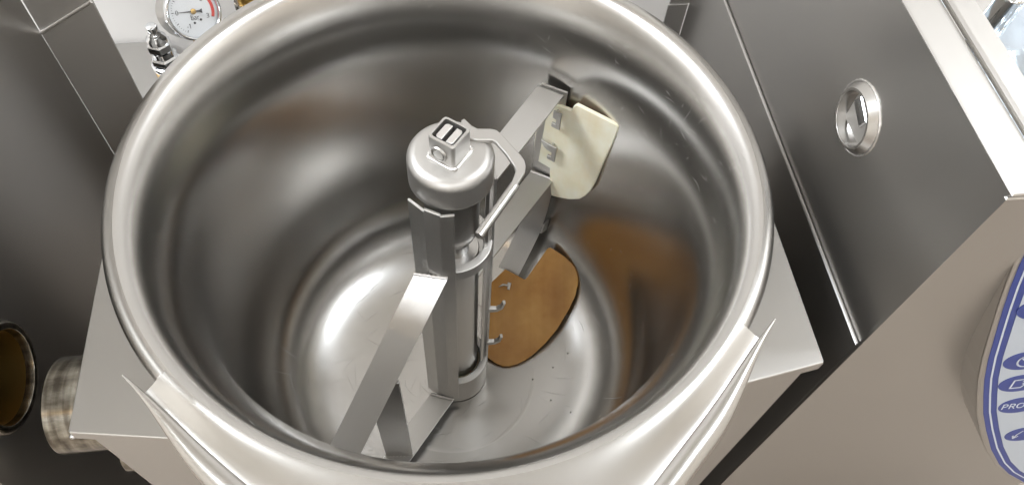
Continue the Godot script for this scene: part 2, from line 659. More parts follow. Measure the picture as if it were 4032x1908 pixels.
func build_kettle():
	var t := thing("tilting_kettle", "round stainless steel kettle with rolled rim and V-shaped pouring lip in a square housing", "kettle")
	# bowl: dished floor, knuckle, wall and flared mouth up to the crest of the rim
	var prof := []
	for i in 56:
		var a := deg_to_rad(i * 90.0 / 55.0)
		var r := 0.270 * pow(sin(a), 2.0 / 3.0)
		prof.append(Vector2(maxf(r, 0.0005), bowl_floor(r)))
	prof.append_array([Vector2(0.2697, -0.25), Vector2(0.2688, -0.19), Vector2(0.2678, -0.14), Vector2(0.2673, -0.11), Vector2(0.2678, -0.090), Vector2(0.2692, -0.0735), Vector2(0.2715, -0.0585), Vector2(0.2747, -0.0445), Vector2(0.2787, -0.0315), Vector2(0.2832, -0.0195), Vector2(0.2880, -0.0085), Vector2(0.2930, 0.0005), Vector2(0.2980, 0.0070), Vector2(0.3025, 0.0107), Vector2(0.3065, 0.012)])
	var cut := 0
	while prof[cut].x < 0.122:
		cut += 1
	var st := begin()
	lathe(st, prof.slice(cut), 240, 0.0, TAU, Basis.IDENTITY, Vector3.ZERO, 5.0, 2.6)
	commit(st, "bowl_wall", "bowl_steel", t)
	st = begin()
	var low := prof.slice(0, cut + 1)
	low.append(Vector2(prof[cut].x + 0.0002, prof[cut].y - 0.0006))
	lathe(st, low, 240, 0.0, TAU, Basis.IDENTITY, Vector3.ZERO, 5.0, 2.6)
	commit(st, "bowl_floor", "bowl_steel", t)
	scratches(prof, t)
	# outside of the bowl, hidden in the housing
	st = begin()
	lathe(st, [Vector2(0.3, -0.004), Vector2(0.287, -0.05), Vector2(0.285, -0.4), Vector2(0.20, -0.51), Vector2(0.001, -0.525)], 96)
	commit(st, "jacket", "sheet_steel", t)
	# rolled rim, cut where the pouring lip begins
	var bead := []
	bead.append(Vector2(0.3065, 0.012))
	bead.append_array(arc2(Vector2(0.308, 0.0), 0.012, 84.0, -150.0, 26))
	st = begin()
	var a0 := deg_to_rad(141.2)
	var a1 := deg_to_rad(360.0 + 38.8)
	lathe(st, bead, 220, a0, a1, Basis.IDENTITY, Vector3.ZERO, 7.0, 3.0)
	for e in [a0, a1]:
		var dir := Vector3(cos(e), 0, sin(e))
		var side := Vector3(-sin(e), 0, cos(e)) * (-1.0 if e == a0 else 1.0)
		var c := dir * 0.308
		for i in bead.size() - 1:
			var p: Vector3 = dir * bead[i].x + Vector3(0, bead[i].y, 0)
			var q: Vector3 = dir * bead[i + 1].x + Vector3(0, bead[i + 1].y, 0)
			tri(st, [c, p, q], [side, side, side], [Vector2.ZERO, Vector2(0.01, 0), Vector2(0, 0.01)])
	commit(st, "rolled_rim", "rim_steel", t)
	# pouring lip: the sheet runs on from the crest of the rim to the V
	st = begin()
	var steps := 120
	var rings := 8
	var grid := []
	for i in steps + 1:
		var a := deg_to_rad(38.8 + (141.2 - 38.8) * i / steps)
		var row := []
		for k in rings + 1:
			var f := float(k) / rings
			var r := lerpf(0.3065, spout_radius(a), f)
			row.append(Vector3(cos(a) * r, lerpf(0.012, 0.002, smoothstep(0.0, 1.0, f)) - 0.0035 * f * maxf(0.0, sin(a) - 0.75) * 4.0, sin(a) * r))
		grid.append(row)
	for i in steps:
		for k in rings:
			var p := [grid[i][k], grid[i + 1][k], grid[i + 1][k + 1], grid[i][k + 1]]
			var nn := []
			var uv := []
			for c in [[i, k], [i + 1, k], [i + 1, k + 1], [i, k + 1]]:
				var du: Vector3 = grid[mini(c[0] + 1, steps)][c[1]] - grid[maxi(c[0] - 1, 0)][c[1]]
				var dv: Vector3 = grid[c[0]][mini(c[1] + 1, rings)] - grid[c[0]][maxi(c[1] - 1, 0)]
				var n := du.cross(dv).normalized()
				if c[1] == 0:
					n = Vector3.UP
				nn.append(n if n.y > 0 else -n)
				uv.append(Vector2(grid[c[0]][c[1]].x, grid[c[0]][c[1]].z))
			quad(st, p, nn, uv)
			var lo := []
			for q in p:
				lo.append(q - Vector3(0, 0.003, 0))
			quad(st, lo, [Vector3.DOWN, Vector3.DOWN, Vector3.DOWN, Vector3.DOWN], uv)
	for e in [0, steps]:
		for k in rings:
			var d := Vector3(0, 0.003, 0)
			flat_quad(st, grid[e][k], grid[e][k + 1], grid[e][k + 1] - d, grid[e][k] - d, grid[e][k] - grid[steps / 2][k])
	commit(st, "pouring_lip", "rim_steel", t)
	# turned-up edges of the lip, running out to a point behind the cut
	for s in [-1, 1]:
		var tip := Vector3(s * 0.277, 0.004, 0.1925)
		var apex := Vector3(0, -0.004, 0.447)
		var outward := Vector3(s * 0.68, 0, 0.733)
		var path := []
		var rad := []
		for i in 49:
			var f := (i / 48.0) ** 1.5
			var wave := 0.0
			var r := lerpf(0.0009, 0.0118, smoothstep(-0.02, 0.34, f)) + wave
			rad.append(r)
			path.append(tip.lerp(apex, f) + outward * (r - 0.0028) + Vector3(0, 0.0015 - 0.72 * r, 0))
		st = begin()
		sweep(st, path, rad, 24, 0.9)
		commit(st, "turned_up_edge", "rim_steel", t)
	# housing: top panel with the round opening, lip, front and side panels
	var out := [Vector2(-0.34, -0.10), Vector2(-0.16, -0.295), Vector2(0.16, -0.295), Vector2(0.34, -0.10), Vector2(0.34, 0.209), Vector2(0.215, 0.2290), Vector2(0.150, 0.318), Vector2(-0.150, 0.318), Vector2(-0.215, 0.2290), Vector2(-0.34, 0.209)]
	var pts := []
	for q in out:
		pts.append(Vector3(q.x, -0.06, q.y))
	st = begin()
	holed_panel(st, pts, Vector3(0, -0.06, 0), Vector3.UP, Vector3.RIGHT, 0.286, 128)
	commit(st, "housing_top", "sheet_steel", t)
	var names := ["housing_back", "housing_back", "housing_back", "housing_side", "housing_front", "housing_cheek", "housing_nose", "housing_cheek", "housing_front", "housing_side"]
	for i in out.size():
		var a: Vector2 = out[i]
		var b: Vector2 = out[(i + 1) % out.size()]
		var d := (b - a).normalized()
		var nrm := Vector2(d.y, -d.x)
		var n3 := Vector3(nrm.x, 0, nrm.y)
		# lip of the top panel, folded down
		var l := begin()
		var ea := Vector3(a.x, -0.06, a.y)
		var eb := Vector3(b.x, -0.06, b.y)
		var prev := [ea, eb]
		var pn := Vector3.UP
		for k in 6:
			var ang := PI / 2 * (k + 1) / 6.0
			var off := n3 * (0.0018 * sin(ang)) + Vector3(0, -0.0018 * (1.0 - cos(ang)), 0)
			var nn := (n3 * sin(ang) + Vector3.UP * cos(ang)).normalized()
			quad(l, [prev[0], prev[1], eb + off, ea + off], [pn, pn, nn, nn], [Vector2(0, 0), Vector2(0.5, 0), Vector2(0.5, 0.01), Vector2(0, 0.01)])
			prev = [ea + off, eb + off]
			pn = nn
		flat_quad(l, prev[0], prev[1], prev[1] - Vector3(0, 0.012, 0), prev[0] - Vector3(0, 0.012, 0), n3)
		flat_quad(l, prev[0] - Vector3(0, 0.012, 0), prev[1] - Vector3(0, 0.012, 0), prev[1] - Vector3(0, 0.012, 0) - n3 * 0.01, prev[0] - Vector3(0, 0.012, 0) - n3 * 0.01, Vector3.DOWN)
		commit(l, "top_lip", "sheet_steel", t)
		# panel below, set back behind the lip
		var w := begin()
		var ga := Vector3(a.x, 0, a.y) - n3 * 0.005
		var gb := Vector3(b.x, 0, b.y) - n3 * 0.005
		var c3 := (Vector3(d.x, 0, d.y)) * 0.005
		prism(w, [ga + c3 + Vector3(0, -0.066, 0), gb - c3 + Vector3(0, -0.066, 0), gb - c3 + Vector3(0, FLOOR, 0), ga + c3 + Vector3(0, FLOOR, 0)], -n3 * 0.002, 0.0005)
		commit(w, names[i], "sheet_steel", t)
	# rust along the foot of the lip on the front panel towards the control column
	var ra := Vector3(0.335, -0.0745, 0.2072)
	var rb := Vector3(0.218, -0.0745, 0.2262)
	for k in 9:
		var f := k / 9.0 + rng.randf() * 0.05
		var g := f + rng.randf_range(0.03, 0.09)
		st = begin()
		sweep(st, [ra.lerp(rb, f), ra.lerp(rb, (f + g) / 2) + Vector3(0, -0.0006, 0), ra.lerp(rb, minf(g, 1.0))], [0.0004, rng.randf_range(0.0007, 0.0013), 0.0004], 6)
		commit(st, "rust_streak", "rust", t)
	# trunnion stub on the side of the housing
	var bs := Basis(Vector3.BACK, PI / 2)
	st = begin()
	lathe(st, [Vector2(0.040, 0.012), Vector2(0.0405, 0.050), Vector2(0.0405, 0.050), Vector2(0.0455, 0.050), Vector2(0.0468, 0.0488), Vector2(0.0468, 0.0488), Vector2(0.0468, -0.004)], 96, 0, TAU, bs, Vector3(-0.337, -0.137, 0.152), 3.0, 4.0)
	var tube := commit(st, "trunnion_tube", "tarnished_steel", t)
	st = begin()
	lathe(st, [Vector2(0.0005, 0.0505), Vector2(0.0015, 0.0505), Vector2(0.0028, 0.0495), Vector2(0.003, 0.046)], 16, 0, TAU, Basis(Vector3.RIGHT, deg_to_rad(60)), Vector3(-0.362, -0.137, 0.152))
	commit(st, "grub_screw", "chrome", tube)
	st = begin()
	lathe(st, [Vector2(0.001, 0.03), Vector2(0.030, 0.03), Vector2(0.0325, 0.0275), Vector2(0.033, 0.0)], 64, 0, TAU, bs, Vector3(-0.335, -0.245, 0.155), 2.0, 4.0)
	commit(st, "drain_flange", "tarnished_steel", t)


func build_shaft():
	var t := thing("drive_shaft", "upright steel drive shaft standing in the middle of the kettle bowl", "shaft", Vector3(0.004, 0, 0))
	var st := begin()
	lathe(st, [Vector2(0.0001, 0.0), Vector2(0.0285, 0.0), Vector2(0.029, -0.002), Vector2(0.029, -0.088), Vector2(0.0285, -0.097), Vector2(0.0265, -0.105), Vector2(0.023, -0.111), Vector2(0.018, -0.115), Vector2(0.018, -0.115), Vector2(0.018, -0.1398)], 64, 0, TAU, Basis.IDENTITY, Vector3.ZERO, 2.0, 4.0)
	commit(st, "head", "shaft_steel", t)
	st = begin()
	lathe(st, rev([Vector2(0.0305, -0.509), Vector2(0.0305, -0.468), Vector2(0.0305, -0.468), Vector2(0.0298, -0.4675), Vector2(0.0296, -0.42), Vector2(0.0296, -0.42), Vector2(0.0296, -0.142), Vector2(0.0286, -0.140), Vector2(0.0286, -0.140), Vector2(0.0001, -0.1398)]), 64, 0, TAU, Basis.IDENTITY, Vector3.ZERO, 2.0, 4.0)
	commit(st, "sleeve", "shaft_steel", t)


# ==================================================================== mixing arm
func build_mixer():
	var t := thing("mixing_arm", "steel mixing frame with domed hub, bent handle and flat bar arms inside the bowl", "mixing arm")
	var cx := Vector3(0.004, 0, 0)
	# domed hub
	var st := begin()
	var prof := [Vector2(0.036, -0.0095), Vector2(0.0415, -0.0095), Vector2(0.0424, -0.0086), Vector2(0.0426, -0.006), Vector2(0.0426, 0.012)]
	prof.append_array(arc2(Vector2(0.0311, 0.0185), 0.0115, 0.0, 82.0, 14))
	prof.append_array([Vector2(0.026, 0.0308), Vector2(0.015, 0.0318), Vector2(0.0005, 0.0320)])
	lathe(st, rev(prof), 96, 0, TAU, Basis.IDENTITY, cx, 2.0, 4.0)
	commit(st, "hub_cap", "cast_steel", t)
	# square socket: four walls with rounded corners, wall with the pin hole in front
	var c := Vector2(0.0032, 0.004)
	var sd := 0.0146
	var ax := Vector2(0.0235, 0.0185).normalized()
	var ay := Vector2(-ax.y, ax.x)
	var to := func(x: float, y: float, h: float) -> Vector3:
		var q: Vector2 = c + ax * x + ay * y
		return Vector3(q.x, h, q.y)
	var outer := []
	var inner := []
	for k in 4:
		for j in 7:
			var a := deg_to_rad(90.0 * k + 15.0 * j)
			var cc := Vector2([1, -1, -1, 1][k], [1, 1, -1, -1][k])
			outer.append(cc * (sd - 0.0035) + Vector2(cos(a), sin(a)) * 0.0035)
			inner.append(cc * (sd - 0.0052) + Vector2(cos(a), sin(a)) * 0.0026)
	st = begin()
	var nsock := outer.size()
	for i in nsock:
		var j := (i + 1) % nsock
		var o0: Vector2 = outer[i]
		var o1: Vector2 = outer[j]
		var i0: Vector2 = inner[i]
		var i1: Vector2 = inner[j]
		var dn := (o0 + o1).normalized()
		var en := o1 - o0
		var nq := Vector2(en.y, -en.x).normalized()
		var on: Vector3 = to.call(nq.x, nq.y, 0.0) - to.call(0, 0, 0.0)
		flat_quad(st, to.call(o0.x, o0.y, 0.026), to.call(o1.x, o1.y, 0.026), to.call(o1.x, o1.y, 0.0605), to.call(o0.x, o0.y, 0.0605), on)
		var om0 := o0.lerp(i0, 0.25)
		var om1 := o1.lerp(i1, 0.25)
		flat_quad(st, to.call(o0.x, o0.y, 0.0605), to.call(o1.x, o1.y, 0.0605), to.call(om1.x, om1.y, 0.0615), to.call(om0.x, om0.y, 0.0615), on + Vector3.UP)
		flat_quad(st, to.call(om0.x, om0.y, 0.0615), to.call(om1.x, om1.y, 0.0615), to.call(i1.x, i1.y, 0.0615), to.call(i0.x, i0.y, 0.0615), Vector3.UP)
		flat_quad(st, to.call(i0.x, i0.y, 0.0615), to.call(i1.x, i1.y, 0.0615), to.call(i1.x, i1.y, 0.03), to.call(i0.x, i0.y, 0.03), -on)
	var sock := commit(st, "square_socket", "cast_steel", t)
	for s in [-1, 1]:
		st = begin()
		var pl := []
		for q in [Vector2(s * 0.0022, -0.0095), Vector2(s * 0.0075, -0.0095), Vector2(s * 0.0095, -0.0075), Vector2(s * 0.0095, 0.0075), Vector2(s * 0.0075, 0.0095), Vector2(s * 0.0022, 0.0095)]:
			pl.append(to.call(q.x, q.y, 0.04))
		prism(st, pl, Vector3(0, 0.0195, 0), 0.0006)
		commit(st, "latch_block", "label_steel" if M.has("label_steel") else "weld", sock)
	st = begin()
	var floor_pl := []
	for q in [Vector2(-0.0118, -0.0118), Vector2(0.0118, -0.0118), Vector2(0.0118, 0.0118), Vector2(-0.0118, 0.0118)]:
		floor_pl.append(to.call(q.x, q.y, 0.034))
	prism(st, floor_pl, Vector3(0, 0.004, 0), 0.0004)
	commit(st, "latch_bed", "cast_steel", sock)
	# round pin in the front wall of the socket, in its dark hole
	var fdir: Vector3 = to.call(0, 1, 0.0) - to.call(0, 0, 0.0)
	var fx: Vector3 = to.call(1, 0, 0.0) - to.call(0, 0, 0.0)
	var pb := Basis(fx, fdir, fx.cross(fdir))
	var pc: Vector3 = to.call(-0.002, sd, 0.0435)
	st = begin()
	lathe(st, [Vector2(0.0070, -0.0010), Vector2(0.0072, 0.0018), Vector2(0.0078, 0.0022), Vector2(0.0084, 0.0016), Vector2(0.0090, 0.0)], 40, 0, TAU, pb, pc)
	commit(st, "pin_hole_edge", "cast_steel", sock)
	st = begin()
	lathe(st, rev([Vector2(0.0058, -0.002), Vector2(0.0058, 0.0012), Vector2(0.0053, 0.0016), Vector2(0.0005, 0.0016)]), 40, 0, TAU, pb, pc - Vector3(0, 0.0008, 0))
	commit(st, "pin", "cast_steel", sock)
	# weld bead round the foot of the socket
	st = begin()
	var path := []
	var rad := []
	for i in 73:
		var k := i % 72
		var f := fposmod(k / 72.0 * nsock, nsock)
		var q: Vector2 = outer[int(f)].lerp(outer[(int(f) + 1) % nsock], f - int(f)) * 1.07
		path.append(to.call(q.x, q.y, 0.0318 - 0.0006 * sin(k * 0.9)))
		rad.append(0.0019 + 0.0005 * sin(k * 2.1) + 0.0003 * sin(k * 5.3))
	sweep(st, path, rad, 8, 0.8, Vector3.UP, false)
	commit(st, "weld_bead", "weld", t)
	# handle: bent flat bar with a round grip
	var hp := []
	for q in [Vector2(0.017, -0.033), Vector2(0.020, -0.035), Vector2(0.027, -0.025), Vector2(0.031, -0.0215), Vector2(0.045, -0.0203), Vector2(0.0495, -0.0185), Vector2(0.053, -0.0145), Vector2(0.0695, 0.014), Vector2(0.072, 0.020), Vector2(0.0725, 0.027), Vector2(0.071, 0.034), Vector2(0.0615, 0.0492), Vector2(0.0565, 0.046), Vector2(0.0600, 0.0385), Vector2(0.0625, 0.032), Vector2(0.0618, 0.0265), Vector2(0.0555, 0.0110), Vector2(0.0475, -0.0035), Vector2(0.0445, -0.0062), Vector2(0.030, -0.0075), Vector2(0.0235, -0.0095), Vector2(0.018, -0.012)]:
		hp.append(Vector3(q.x, 0.0345, q.y))
	st = begin()
	prism(st, hp, Vector3(0, -0.005, 0), 0.0007)
	commit(st, "handle", "bar_steel", t)
	st = begin()
	var g0 := Vector3(0.0605, 0.030, 0.0455)
	var g1 := Vector3(0.0215, 0.030, 0.0985)
	sweep(st, [g0, g0.lerp(g1, 0.98), g1], [0.0046, 0.0046, 0.0041], 24)
	commit(st, "grip", "shaft_steel", t)
	# channel that carries the arms: three facets round the shaft
	var ch := [Vector2(-0.0405, 0.0265), Vector2(-0.0255, 0.0410), Vector2(-0.0105, 0.0475), Vector2(0.0035, 0.0475)]
	st = begin()
	for i in 3:
		var a: Vector2 = ch[i]
		var b: Vector2 = ch[i + 1]
		var d := (b - a).normalized()
		var n3 := Vector3(-d.y, 0, d.x)
		var ya := [-0.008, -0.006, -0.011][i] as float
		var yb := [-0.010, -0.009, -0.011][i] as float
		prism(st, [Vector3(a.x, ya, a.y), Vector3(b.x, yb, b.y), Vector3(b.x, -0.487, b.y), Vector3(a.x, -0.487, a.y)], -n3 * 0.003, 0.0004)
	commit(st, "channel", "bar_steel", t)
	# rear post of the channel with its slots
	st = begin()
	prism(st, [Vector3(0.0465, -0.012, 0.006), Vector3(0.0495, -0.012, 0.004), Vector3(0.0465, -0.012, -0.030), Vector3(0.0435, -0.012, -0.030)], Vector3(0, -0.45, 0), 0.0005)
	commit(st, "rear_post", "bar_steel", t)
	st = begin()
	prism(st, [Vector3(0.0375, -0.012, 0.016), Vector3(0.0415, -0.012, 0.014), Vector3(0.0415, -0.012, 0.009), Vector3(0.0375, -0.012, 0.011)], Vector3(0, -0.42, 0), 0.0005)
	commit(st, "guide_strip", "shaft_steel", t)
	# half collars that hold the channel to the shaft
	for k in [[-0.124, -0.141, "guide_collar"], [-0.440, -0.5065, "foot_collar"]]:
		st = begin()
		var y0: float = k[1]
		var y1: float = k[0]
		var cp := [Vector2(0.0345, y0), Vector2(0.0345, y1 - 0.0012), Vector2(0.0352, y1), Vector2(0.0352, y1), Vector2(0.0432, y1), Vector2(0.0442, y1 - 0.0012), Vector2(0.0442, y1 - 0.0012), Vector2(0.0442, y0)]
		lathe(st, cp, 72, deg_to_rad(-70), deg_to_rad(112), Basis.IDENTITY, cx, 2.0, 4.0)
		commit(st, k[2], "cast_steel", t)
	st = begin()
	lathe(st, ([Vector2(0.0312, -0.506), Vector2(0.0312, -0.4445), Vector2(0.0342, -0.4445), Vector2(0.0342, -0.506)]), 64, 0, TAU, Basis.IDENTITY, cx)
	commit(st, "bearing_bush", "white_plastic", t)
	# front arm: sloping bar, floor bar, side bar and strut
	st = begin()
	strip(st, [arm(0.056, -0.008, -0.1285), arm(0.155, -0.008, -0.2045), arm(0.254, -0.008, -0.279)], [arm(0.041, 0.026, -0.1285), arm(0.142, 0.026, -0.2045), arm(0.243, 0.026, -0.281)], 0.004)
	commit(st, "sloping_bar", "bar_steel", t)
	st = begin()
	var fa := []
	var fb := []
	for q in [Vector2(0.050, -0.484), Vector2(0.15, -0.481), Vector2(0.185, -0.474), Vector2(0.215, -0.458), Vector2(0.238, -0.434), Vector2(0.252, -0.40), Vector2(0.2575, -0.36), Vector2(0.258, -0.283)]:
		fa.append(arm(q.x, -0.006, q.y))
		fb.append(arm(q.x - 0.010, 0.027, q.y))
	strip(st, fa, fb, 0.004)
	commit(st, "floor_bar", "bar_steel", t)
	st = begin()
	strip(st, [arm(0.160, -0.006, -0.2145), arm(0.160, -0.006, -0.480)], [arm(0.140, 0.0255, -0.2130), arm(0.140, 0.0255, -0.480)], -0.004)
	commit(st, "strut", "bar_steel", t)
	# weld seams of the front arm
	for k in [[arm(0.057, -0.008, -0.1275), arm(0.042, 0.026, -0.1275)], [arm(0.054, -0.006, -0.482), arm(0.043, 0.027, -0.482)], [arm(0.163, -0.006, -0.479), arm(0.143, 0.026, -0.479)]]:
		st = begin()
		var wp := []
		var wr := []
		for i in 25:
			wp.append(k[0].lerp(k[1], i / 24.0))
			wr.append(0.0016 + 0.0005 * sin(i * 1.9) + 0.0003 * sin(i * 4.1))
		sweep(st, wp, wr, 8)
		commit(st, "weld_seam", "weld", t)
	# rear arm: top bar, end plate, lower bar, and the bar that follows the bowl
	st = begin()
	strip(st, [arm(-0.030, -0.031, -0.117), arm(-0.150, -0.031, -0.114), arm(-0.242, -0.031, -0.110), arm(-0.2455, -0.031, -0.1115), arm(-0.2465, -0.031, -0.115)], [arm(-0.030, 0.003, -0.117), arm(-0.150, 0.003, -0.116), arm(-0.248, 0.003, -0.113), arm(-0.2515, 0.003, -0.1145), arm(-0.2525, 0.003, -0.118)], -0.004)
	commit(st, "top_bar", "bar_steel", t)
	st = begin()
	strip(st, [arm(-0.2530, -0.031, -0.116), arm(-0.2545, -0.031, -0.297)], [arm(-0.2605, 0.003, -0.119), arm(-0.2615, 0.003, -0.304)], 0.003)
	commit(st, "end_plate", "bar_steel", t)
	st = begin()
	strip(st, [arm(-0.035, -0.031, -0.288), arm(-0.250, -0.031, -0.293)], [arm(-0.035, 0.003, -0.288), arm(-0.2600, 0.003, -0.299)], -0.004)
	commit(st, "lower_bar", "bar_steel", t)
	st = begin()
	var ha := []
	var hb := []
	for q in [Vector2(-0.2555, -0.304), Vector2(-0.257, -0.339), Vector2(-0.252, -0.37), Vector2(-0.2435, -0.398), Vector2(-0.231, -0.418), Vector2(-0.205, -0.441), Vector2(-0.176, -0.462)]:
		ha.append(arm(q.x + 0.004, -0.031, q.y + 0.004))
		hb.append(arm(q.x, 0.003, q.y))
	strip(st, ha, hb, 0.0035)
	commit(st, "curved_bar", "bar_steel", t)
	st = begin()
	prism(st, [arm(-0.244, 0.003, -0.397), arm(-0.260, 0.008, -0.402), arm(-0.2565, 0.009, -0.4255), arm(-0.2365, 0.003, -0.412)], V * 0.003, 0.0004)
	commit(st, "stop_tab", "bar_steel", t)
	# weld seam along the end plate and lower bar
	st = begin()
	var w2 := []
	var wr2 := []
	for i in 21:
		w2.append(arm(-0.2490, -0.031, -0.2915).lerp(arm(-0.2585, 0.003, -0.2975), i / 20.0))
		wr2.append(0.0018 + 0.0003 * sin(i * 2.3))
	sweep(st, w2, wr2, 8)
	commit(st, "weld_seam", "weld", t)
	# hooks that hold the upper scraper, standing off the end plate
	var wn := Vector3(-0.6395, 0, 0.7688)
	for k in [[Vector3(0.1485, -0.1440, -0.1955), 0], [Vector3(0.1485, -0.2115, -0.1955), 1]]:
		var e := Vector3(0.7688, 0, 0.6395)
		var o: Vector3 = k[0]
		var ol := [Vector2(-0.0005, 0.0), Vector2(0.0112, 0.0), Vector2(0.0112, -0.0300), Vector2(-0.0010, -0.0300), Vector2(-0.0010, -0.0225), Vector2(0.0050, -0.0225), Vector2(0.0050, -0.0135), Vector2(-0.0005, -0.0125)]
		if k[1] == 1:
			ol = [Vector2(-0.0135, 0.001), Vector2(0.0112, 0.0), Vector2(0.0112, -0.0300), Vector2(-0.0010, -0.0300), Vector2(-0.0010, -0.0225), Vector2(0.0050, -0.0225), Vector2(0.0050, -0.0135), Vector2(-0.002, -0.0125), Vector2(-0.0075, -0.0095), Vector2(-0.011, -0.0050)]
		var hk := []
		for q in ol:
			hk.append(o + e * q.x + Vector3(0, q.y, 0))
		st = begin()
		prism(st, hk, -wn * 0.003, 0.0004)
		commit(st, "scraper_hook", "bar_steel", t)
		st = begin()
		sweep(st, [o + e * 0.002 - wn * 0.003 + Vector3(0, -0.006, 0), o + e * 0.002 - wn * 0.014 + Vector3(0, -0.006, 0)], [0.0022, 0.0022], 10)
		commit(st, "hook_stem", "bar_steel", t)
	# J-shaped hooks low on the rear post
	for y in [-0.292, -0.392]:
		var jp := []
		for q in [Vector2(0.0, 0.0), Vector2(0.010, -0.002), Vector2(0.0155, 0.002), Vector2(0.018, 0.012), Vector2(0.0215, 0.012), Vector2(0.0185, -0.002), Vector2(0.0115, -0.0085), Vector2(0.0, -0.0085)]:
			jp.append(Vector3(0.0475 + q.x, y + q.y, 0.0))
		st = begin()
		prism(st, jp, Vector3(0, 0, 0.006), 0.0005)
		commit(st, "post_hook", "bar_steel", t)


func rev(a: Array) -> Array:
	var b := a.duplicate()
	b.reverse()
	return b


# ==================================================================== scrapers
func build_scrapers():
	var t := thing("scraper_blade", "cream white plastic scraper blade hung on the mixing arm against the bowl wall", "scraper", Vector3.ZERO, "plastic scraper blades of the mixing arm")
	var pts := [Vector3(0.155, -0.142, -0.203), Vector3(0.170, -0.139, -0.191), Vector3(0.1712, -0.130, -0.189), Vector3(0.1745, -0.1242, -0.187), Vector3(0.2185, -0.1238, -0.150), Vector3(0.2212, -0.1255, -0.148), Vector3(0.2216, -0.130, -0.1475), Vector3(0.220, -0.155, -0.149), Vector3(0.2145, -0.207, -0.1535), Vector3(0.211, -0.254, -0.157), Vector3(0.208, -0.274, -0.159), Vector3(0.203, -0.292, -0.163), Vector3(0.197, -0.306, -0.168), Vector3(0.185, -0.319, -0.178), Vector3(0.172, -0.328, -0.189), Vector3(0.162, -0.333, -0.197), Vector3(0.157, -0.297, -0.201), Vector3(0.156, -0.273, -0.203), Vector3(0.134, -0.271, -0.220), Vector3(0.131, -0.160, -0.222)]
	var wn := Vector3(-0.6395, 0, 0.7688)
	var wa := Vector3(0.161, 0, -0.198)
	for i in pts.size():
		pts[i] -= wn * wn.dot(pts[i] - wa)
	var st := begin()
	prism(st, pts, -wn * 0.0055, 0.0012)
	commit(st, "blade", "white_plastic", t)
	var t2 := thing("scraper_blade", "heat-browned amber plastic scraper blade lying on the bowl floor", "scraper", Vector3.ZERO, "plastic scraper blades of the mixing arm")
	var n := Vector3(-0.079, 0.934, 0.348).normalized()
	var c0 := Vector3(0.1466, -0.4818, -0.068) + n * 0.0085
	var bp := []
	for q in [Vector2(0.055, -0.114), Vector2(0.062, -0.122), Vector2(0.092, -0.144), Vector2(0.111, -0.132), Vector2(0.1190, -0.1265), Vector2(0.122, -0.1255), Vector2(0.126, -0.1285), Vector2(0.162, -0.1675), Vector2(0.1665, -0.1685), Vector2(0.177, -0.161), Vector2(0.188, -0.152), Vector2(0.196, -0.143), Vector2(0.2015, -0.135), Vector2(0.204, -0.127), Vector2(0.2048, -0.118), Vector2(0.204, -0.110), Vector2(0.198, -0.093), Vector2(0.185, -0.073), Vector2(0.164, -0.047), Vector2(0.144, -0.029), Vector2(0.122, -0.014), Vector2(0.109, -0.0075), Vector2(0.098, -0.004), Vector2(0.085, -0.002), Vector2(0.0745, -0.0035), Vector2(0.065, -0.0085), Vector2(0.0525, -0.019), Vector2(0.047, -0.029)]:
		bp.append(Vector3(q.x, c0.y - (n.x * (q.x - c0.x) + n.z * (q.y - c0.z)) / n.y, q.y))
	st = begin()
	prism(st, bp, -n * 0.004, 0.001)
	commit(st, "blade", "brown_plastic", t2)
	# clip of the frame through the slot of the blade
	st = begin()
	var o := Vector3(0.083, -0.4595, -0.118)
	var e1 := Vector3(0.93, 0.0, 0.36).normalized()
	var e2 := n.cross(e1)
	var cl := []
	for q in [Vector2(-0.004, 0.001), Vector2(0.004, -0.0035), Vector2(0.010, -0.0035), Vector2(0.010, 0.001), Vector2(0.014, 0.001), Vector2(0.014, -0.010), Vector2(0.0085, -0.010), Vector2(0.0085, -0.0065), Vector2(0.001, -0.0055)]:
		cl.append(o + e1 * q.x - e2 * q.y)
	prism(st, cl, n * 0.004, 0.0005)
	commit(st, "clip", "bar_steel", t2)


